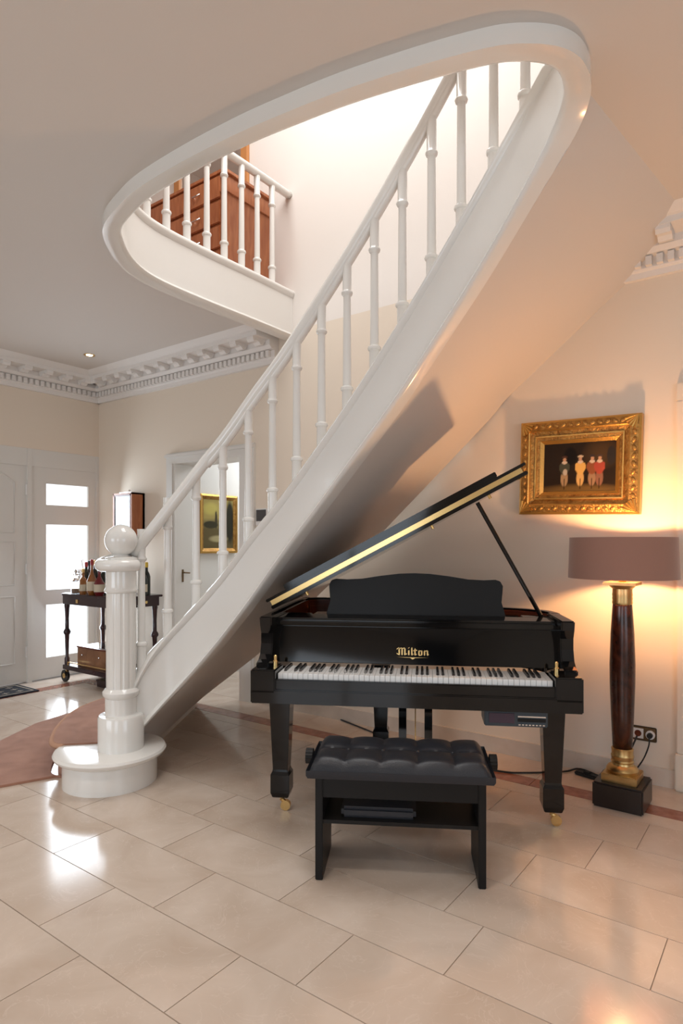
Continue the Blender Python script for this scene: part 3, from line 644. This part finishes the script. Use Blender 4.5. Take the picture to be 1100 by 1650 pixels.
def frame(parent, W_, H_, steps, names):
    for (i0, i1, y0, y1, m), nm in zip(steps, names):
        o = MB(); a_, b_ = W_ / 2 - i0, H_ / 2 - i0; c_, d_ = W_ / 2 - i1, H_ / 2 - i1
        O = [(-a_, -b_), (a_, -b_), (a_, b_), (-a_, b_)]; I = [(-c_, -d_), (c_, -d_), (c_, d_), (-c_, d_)]
        for k in range(4):
            k2 = (k + 1) % 4
            o.hexa([(O[k][0], 0, O[k][1]), (O[k2][0], 0, O[k2][1]), (I[k2][0], 0, I[k2][1]), (I[k][0], 0, I[k][1]), (O[k][0], y0, O[k][1]), (O[k2][0], y0, O[k2][1]), (I[k2][0], y1, I[k2][1]), (I[k][0], y1, I[k][1])])
        o.build(nm, m, parent)
pt = thing('gilt_framed_painting', 'dark oil painting of four costumed figures in ornate gold frame', 'painting', (-1.065, WB - .004, 1.80)); pt.rotation_euler = (0, math.radians(1.5), 0)
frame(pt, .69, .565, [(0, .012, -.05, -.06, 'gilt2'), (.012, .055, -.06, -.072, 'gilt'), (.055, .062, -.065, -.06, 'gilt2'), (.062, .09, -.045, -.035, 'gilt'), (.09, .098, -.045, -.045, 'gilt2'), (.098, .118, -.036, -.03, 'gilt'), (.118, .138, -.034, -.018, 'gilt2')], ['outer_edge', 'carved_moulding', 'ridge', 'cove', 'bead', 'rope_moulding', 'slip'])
for sx in (-1, 1):
    for sz in (-1, 1):
        o = MB()
        for k in range(5):
            an = math.radians(15 + 15 * k); o.tube([(sx * .335 - sx * .005, -.07, sz * .272), (sx * (.335 - .075 * math.cos(an)), -.072, sz * (.272 - .075 * math.sin(an)))], [.004, .009], 6)
        o.build('corner_shell', 'gilt2', pt)
orn = None
for k in range(26):
    u = -.25 + .5 * (k % 13) / 12; z = .248 if k < 13 else -.248
    if orn is None: orn = MB().sphere((0, 0, 0), .014, 8, 6).build('carved_leaf', 'gilt', pt, smooth=PI); o = orn
    else: o = link('carved_leaf', orn, pt, (0, 0, 0))
    o.location = (u, -.066, z); o.scale = (1.3, .5, .8); o.rotation_euler = (0, (k % 2) * .9 - .45, 0)
for k in range(18):
    o = link('carved_leaf', orn, pt, ((.311 if k < 9 else -.311), -.066, -.18 + .36 * (k % 9) / 8)); o.scale = (.8, .5, 1.3); o.rotation_euler = (0, (k % 2) * .9 - .45, 0)
canvas('figure_painting_canvas', pt, .42, .295, -.016, fig_scene)
p2 = thing('landscape_painting', 'gold framed landscape painting hanging in the passage behind the balusters', 'painting', (-4.772, 4.388, 1.545), PI / 2)
frame(p2, .50, .59, [(0, .02, -.03, -.035, 'gilt2'), (.02, .05, -.03, -.015, 'gilt')], ['outer_edge', 'moulding'])
canvas('landscape_canvas', p2, .41, .50, -.012, land_scene, 60)
# ------------------------------------------------------------------ wall things
ou = thing('wall_socket', 'bronze double wall socket with white plug beside the lamp column', 'socket', (-.713, WB, .273))
MB().box(-.065, .065, -.008, 0, -.041, .041).build('socket_plate', 'bronze', ou, bevel=.004)
MB().box(-.058, -.002, -.011, -.008, -.028, .028).build('socket_insert', 'white', ou)
MB().prismy([(-.03 + .018 * math.cos(t), .018 * math.sin(t)) for t in [2 * PI * i / 20 for i in range(20)]], -.013, -.011).build('socket_well', 'mahog', ou)
MB().prismy([(.034 + .024 * math.cos(t), .024 * math.sin(t)) for t in [2 * PI * i / 20 for i in range(20)]], -.02, -.008).build('socket_ring', 'white', ou)
MB().prismy([(.034 + .015 * math.cos(t), .015 * math.sin(t)) for t in [2 * PI * i / 16 for i in range(16)]], -.04, -.02).build('plug', 'rubber', ou)
th_ = thing('thermostat', 'small black and white control panel on the wall behind the balusters', 'thermostat', (-3.655, WB, 1.575))
MB().box(-.065, .065, -.012, 0, -.075, .065).build('housing', 'white', th_, bevel=.003); MB().box(-.055, .055, -.015, -.012, -.04, .055).build('display', 'grey', th_)
ck = thing('wall_clock', 'wooden box wall clock with glass front hanging near the entrance corner', 'clock', (-5.40, WB, 1.40))
MB().box(-.155, .155, -.025, 0, 0, .445).box(-.155, -.14, -.15, 0, 0, .445).box(.14, .155, -.15, 0, 0, .445).box(-.155, .155, -.15, 0, 0, .015).box(-.155, .155, -.15, 0, .43, .445).build('case', 'cherry', ck)
MB().box(-.14, .14, -.15, -.14, .02, .03).box(-.14, -.125, -.152, -.14, .015, .43).box(.125, .14, -.152, -.14, .015, .43).box(-.14, .14, -.152, -.14, .415, .43).build('door_frame', 'mahog', ck)
MB().box(-.125, .125, -.146, -.143, .03, .415).build('door_glass', 'glass', ck)
MB().prismy([(.02 + .075 * math.cos(t), .19 + .075 * math.sin(t)) for t in [2 * PI * i / 28 for i in range(28)]], -.06, -.04).build('dial', 'brass', ck)
MB().prismy([(.02 + .05 * math.cos(t), .19 + .05 * math.sin(t)) for t in [2 * PI * i / 28 for i in range(28)]], -.063, -.06).build('dial_face', 'label', ck)
MB().box(-.09, .1, -.12, -.03, .445, .455).tube([(.02, -.08, .455), (.02, -.08, .48)], .008).build('top_ornament', 'steel', ck)
# ------------------------------------------------------------------ cables
def fpt(px, py, z=.006): p = atz(px, py, z); return (p.x, min(p.y, WB - .01), z)
wire = [fpt(570, 1150), fpt(612, 1185), fpt(690, 1222), fpt(802, 1242), fpt(843, 1245), fpt(908, 1243), fpt(935, 1239), (-.86, 3.72, .03), (-.80, 3.80, .12), (-.745, 3.835, .26)]
tag(MB().tube(spline(wire, 6), .005, 6).build('power_cable', 'rubber', smooth=PI), 'black power cable running over the floor from the piano to the wall socket', 'cable')
p_ = fpt(952, 1247)
cb = [(-.679, WB - .05, .27), (-.68, WB - .06, .22), (-.72, WB - .06, .12), (-.80, 3.76, .02), (p_[0] + .055, p_[1] - .06, .012)]
tag(MB().tube(spline(cb, 6), .004, 6).build('lamp_cable', 'rubber', smooth=PI), 'thin black lamp cable hanging from the plug behind the lamp column', 'cable')
ad = thing('foot_switch', 'black foot switch lying on the floor beside the lamp base', 'switch', (p_[0] - .01, p_[1] - .045, 0), -.25)
MB().box(-.07, .07, -.022, .022, 0, .022).build('switch_body', 'rubber', ad, bevel=.006); MB().box(-.02, .02, -.015, .015, .022, .032).build('pedal_button', 'rubber', ad, bevel=.004)
# ------------------------------------------------------------------ bar trolley
TR = (-5.80, 3.32); tr = thing('bar_trolley', 'dark mahogany bar trolley with turned legs and brass wheels in the corner', 'trolley', (*TR, 0))
TW, TD, TZ = .90, .47, .865
MB().prism([(.03, -.03), (TW - .03, -.03), (TW + .03, .03), (TW + .03, TD - .0), (-.03, TD), (-.03, .03)], TZ - .02, TZ).build('tabletop', 'darkwood', tr, bevel=.006)
ap = MB().box(.0, TW, 0, TD - .02, TZ - .105, TZ - .02).build('apron', 'darkwood', tr, bevel=.003)
MB().box(.24, .275, -.006, 0, TZ - .085, TZ - .05).build('brass_plate', 'brass', ap)
MB().lathe([(.008, 0), (.008, .02), (.014, .025), (.014, .035)], 0, 0, 12).build('drawer_knob', 'brass', ap).matrix_basis = Matrix.Translation((TW, .28, TZ - .06)) @ Matrix.Rotation(PI / 2, 4, 'Y')
lp_ = [(.024, .17), (.024, .23), (.015, .25), (.02, .40), (.023, .46), (.034, .475), (.036, .49), (.03, .505), (.02, .52), (.018, .62), (.024, .72), (.028, .74), (.026, .765)]
for x in (.03, TW - .03):
    for y in (.03, TD - .05):
        l = MB().lathe(lp_, x, y, 14).build('leg', 'darkwood', tr, smooth=SM)
        MB().box(x - .012, x + .012, y - .012, y + .012, .06, .13).build('caster_fork', 'brass', l)
        cw = MB().prismy([(x - .03 + .058 * math.cos(t), .058 + .058 * math.sin(t)) for t in [2 * PI * i / 20 for i in range(20)]], y - .012, y + .012).build('caster_wheel', 'rubber', l)
        MB().prismy([(x - .03 + .025 * math.cos(t), .058 + .025 * math.sin(t)) for t in [2 * PI * i / 14 for i in range(14)]], y - .016, y + .016).build('wheel_hub', 'brass', l)
MB().box(-.0, TW, 0, TD - .02, .125, .17).build('lower_shelf', 'darkwood', tr, bevel=.004)
MB().tube([(.08, .01, .17), (.08, .01, .20), (TW - .08, .01, .20), (TW - .08, .01, .17)], .005, 6).build('gallery_rail', 'brass', tr)
bx = thing('veneered_box', 'walnut veneered box with glass lid on the lower trolley shelf', 'box', (TR[0] + .16, TR[1] + .06, .17))
MB().box(0, .46, 0, .30, 0, .175).build('box_body', 'walnut', bx, bevel=.003); MB().box(-.005, .465, -.005, .305, .175, .19).build('box_lid', 'mahog', bx); MB().box(.03, .43, .03, .27, .19, .193).build('lid_glass', 'mirror', bx)
for x in (.09, .37): MB().sphere((x, -.006, .11), .009, 10, 6).build('knob', 'steel', bx)
db = thing('low_dark_box', 'low dark wooden box on the floor below the trolley', 'box', (-5.35, 3.40, 0)); MB().box(0, .35, 0, .25, 0, .05).build('box_body', 'darkwood', db, bevel=.003); MB().box(-.005, .355, -.005, .255, .05, .065).build('box_lid', 'darkwood', db, bevel=.003)
def bottle(px, dy, kind, label, h=.29, r=.037, glass='dglass', cap='redcap', lab=True):
    # stands on the trolley top, found from its pixel column
    p = atb(px, 900, TR[1] + dy)
    t = thing('bottle', label, 'bottle', (p.x, p.y, TZ), 0, 'bottles on the bar trolley')
    if kind == 'square': prof_ = [(r, 0), (r, h * .52), (r * .8, h * .6), (.013, h * .68), (.013, h * .86)]; sg = 8
    elif kind == 'squat': prof_ = [(r * .9, 0), (r * 1.25, h * .1), (r * 1.25, h * .4), (r * .6, h * .58), (.014, h * .66), (.013, h * .86)]; sg = 20
    else: prof_ = [(r, 0), (r, h * .56), (r * .75, h * .66), (.014, h * .74), (.013, h * .88)]; sg = 18
    MB().lathe(prof_, 0, 0, sg).build('glass_body', glass, t, smooth=SM)
    MB().lathe([(.0155, h * .85), (.0155, h), (.012, h + .003)], 0, 0, 14).build('cap', cap, t, smooth=SM)
    if lab: MB().lathe([(r * (1.26 if kind == 'squat' else 1) + .001, h * .12), (r * (1.26 if kind == 'squat' else 1) + .001, h * .38)], 0, 0, sg).build('paper_label', 'label', t, smooth=SM)
bottle(134, .06, 'square', 'amber square-shouldered bottle at the left of the trolley top', .24, .038, 'amber', 'oldbrass')
bottle(148, .05, 'squat', 'bulbous amber bottle with tall red neck on the trolley', .33, .036, 'amber', 'redcap')
bottle(160, .06, 'squat', 'dark red rounded bottle with red cap beside the newel on trolley', .27, .038, 'redg', 'redcap')
bottle(144, .215, 'tall', 'tall dark bottle standing behind the amber bottles on the trolley', .31, .034, 'dglass', 'satin', False)
bottle(156, .22, 'tall', 'dark red bottle in the back row of the trolley top', .30, .035, 'redg', 'redcap')
bottle(167, .16, 'tall', 'dark green bottle partly hidden by the newel post', .29, .036, 'dglass', 'oldbrass')
bottle(139, .13, 'tall', 'pale-labelled dark bottle between the two front amber bottles', .30, .034, 'dglass', 'redcap')
bottle(153, .13, 'tall', 'tall dark bottle with brass cap between the front red bottles', .32, .034, 'dglass', 'oldbrass')
bottle(231, .30, 'tall', 'black wine bottle with pale label at the right trolley end', .27, .036, 'dglass', 'satin')
bottle(236, .40, 'tall', 'black bottle with yellow cap at the right end of trolley', .30, .036, 'dglass', 'yellow', False)
p = atb(122, 900, TR[1] + .05); dc = thing('decanter', 'clear glass decanter with silver stopper at the left trolley end', 'decanter', (p.x, p.y, TZ))
MB().lathe([(.045, 0), (.045, .10), (.03, .13), (.016, .15), (.016, .17)], 0, 0, 8).build('glass_body', 'glass', dc); MB().lathe([(.041, .004), (.041, .05)], 0, 0, 8).build('spirit', 'amber', dc)
MB().lathe([(.018, .17), (.03, .175), (.03, .19), (.012, .2), (.018, .215), (.006, .235)], 0, 0, 14).tube([(-.05, 0, .185), (.06, 0, .185)], .007).build('stopper', 'steel', dc, smooth=SM)
p = atb(134, 900, TR[1] + .33); ib = thing('ice_bucket', 'silver ice bucket behind the bottles on the trolley', 'bucket', (p.x, p.y, TZ))
MB().lathe([(.06, 0), (.085, .2), (.09, .205), (.085, .21), (.08, .2), (.055, .01)], 0, 0, 24).build('bucket', 'steel', ib, smooth=SM); MB().tube([(0, 0, .2), (-.03, 0, .30), (-.02, 0, .32), (0, 0, .31)], .006).build('tongs', 'steel', ib)
p = atb(157, 900, TR[1] + .37); sh = thing('copper_cooler', 'copper and steel wine cooler at the back of the trolley', 'cooler', (p.x, p.y, TZ))
MB().lathe([(.07, 0), (.075, .30), (.08, .305), (.07, .31), (.065, .02)], 0, 0, 24).build('vessel', 'steel', sh, smooth=SM); MB().lathe([(.077, .2), (.078, .29)], 0, 0, 24).build('copper_band', 'cherry', sh)
lb_ = thing('bottle', 'dark bottle with red top on the lower trolley shelf', 'bottle', (TR[0] + .84, TR[1] + .3, .17), 0, 'bottles on the bar trolley')
MB().lathe([(.04, 0), (.04, .17), (.03, .2), (.014, .22), (.014, .26)], 0, 0, 18).build('glass_body', 'dglass', lb_, smooth=SM); MB().lathe([(.017, .25), (.017, .29)], 0, 0, 12).build('cap', 'redcap', lb_)
# ------------------------------------------------------------------ upstairs dresser and mirror
DA = -3.53; fb = ata(362, 275, DA)
ds = thing('dresser', 'cherry wood chest of drawers standing on the upstairs landing', 'dresser', (DA, 3.82, ZU - .03))
DD, DW, DH = min(.6, 3.82 - fb.y), 1.25, .84
MB().box(-DW, 0, -DD, 0, 0, DH - .03).build('carcass', 'cherry', ds)
MB().box(-DW - .02, .02, -DD - .02, .01, DH - .03, DH).box(-DW - .01, .012, -DD - .012, .005, DH - .17, DH - .16).build('top', 'cherry', ds, bevel=.004)
for i in range(4):
    z0 = .06 + i * .19
    for x0, x1 in ((-DW + .04, -.04),):
        d_ = MB().box(x0, x1, -DD - .018, -DD, z0, z0 + .17).build('drawer', 'cherry', ds, bevel=.006)
        for hx in (-DW + .3, -.3): MB().tube([(hx - .04, -DD - .02, z0 + .09), (hx - .03, -DD - .04, z0 + .075), (hx + .03, -DD - .04, z0 + .075), (hx + .04, -DD - .02, z0 + .09)], .006, 6).build('handle', 'steel', d_)
mr = thing('landing_mirror', 'wood framed mirror on the landing wall above the dresser', 'mirror', (-4.25, WB - .005, 4.45))
for x0, x1, z0, z1 in ((-.5, -.43, -.15, 1.1), (.38, .45, -.15, 1.1), (-.5, .45, -.15, -.08), (-.5, .45, 1.03, 1.1)): MB().box(x0, x1, -.035, 0, z0, z1).build('frame_rail', 'orange', mr)
MB().box(-.43, .38, -.015, 0, -.08, 1.03).build('mirror_glass', 'mirror', mr)
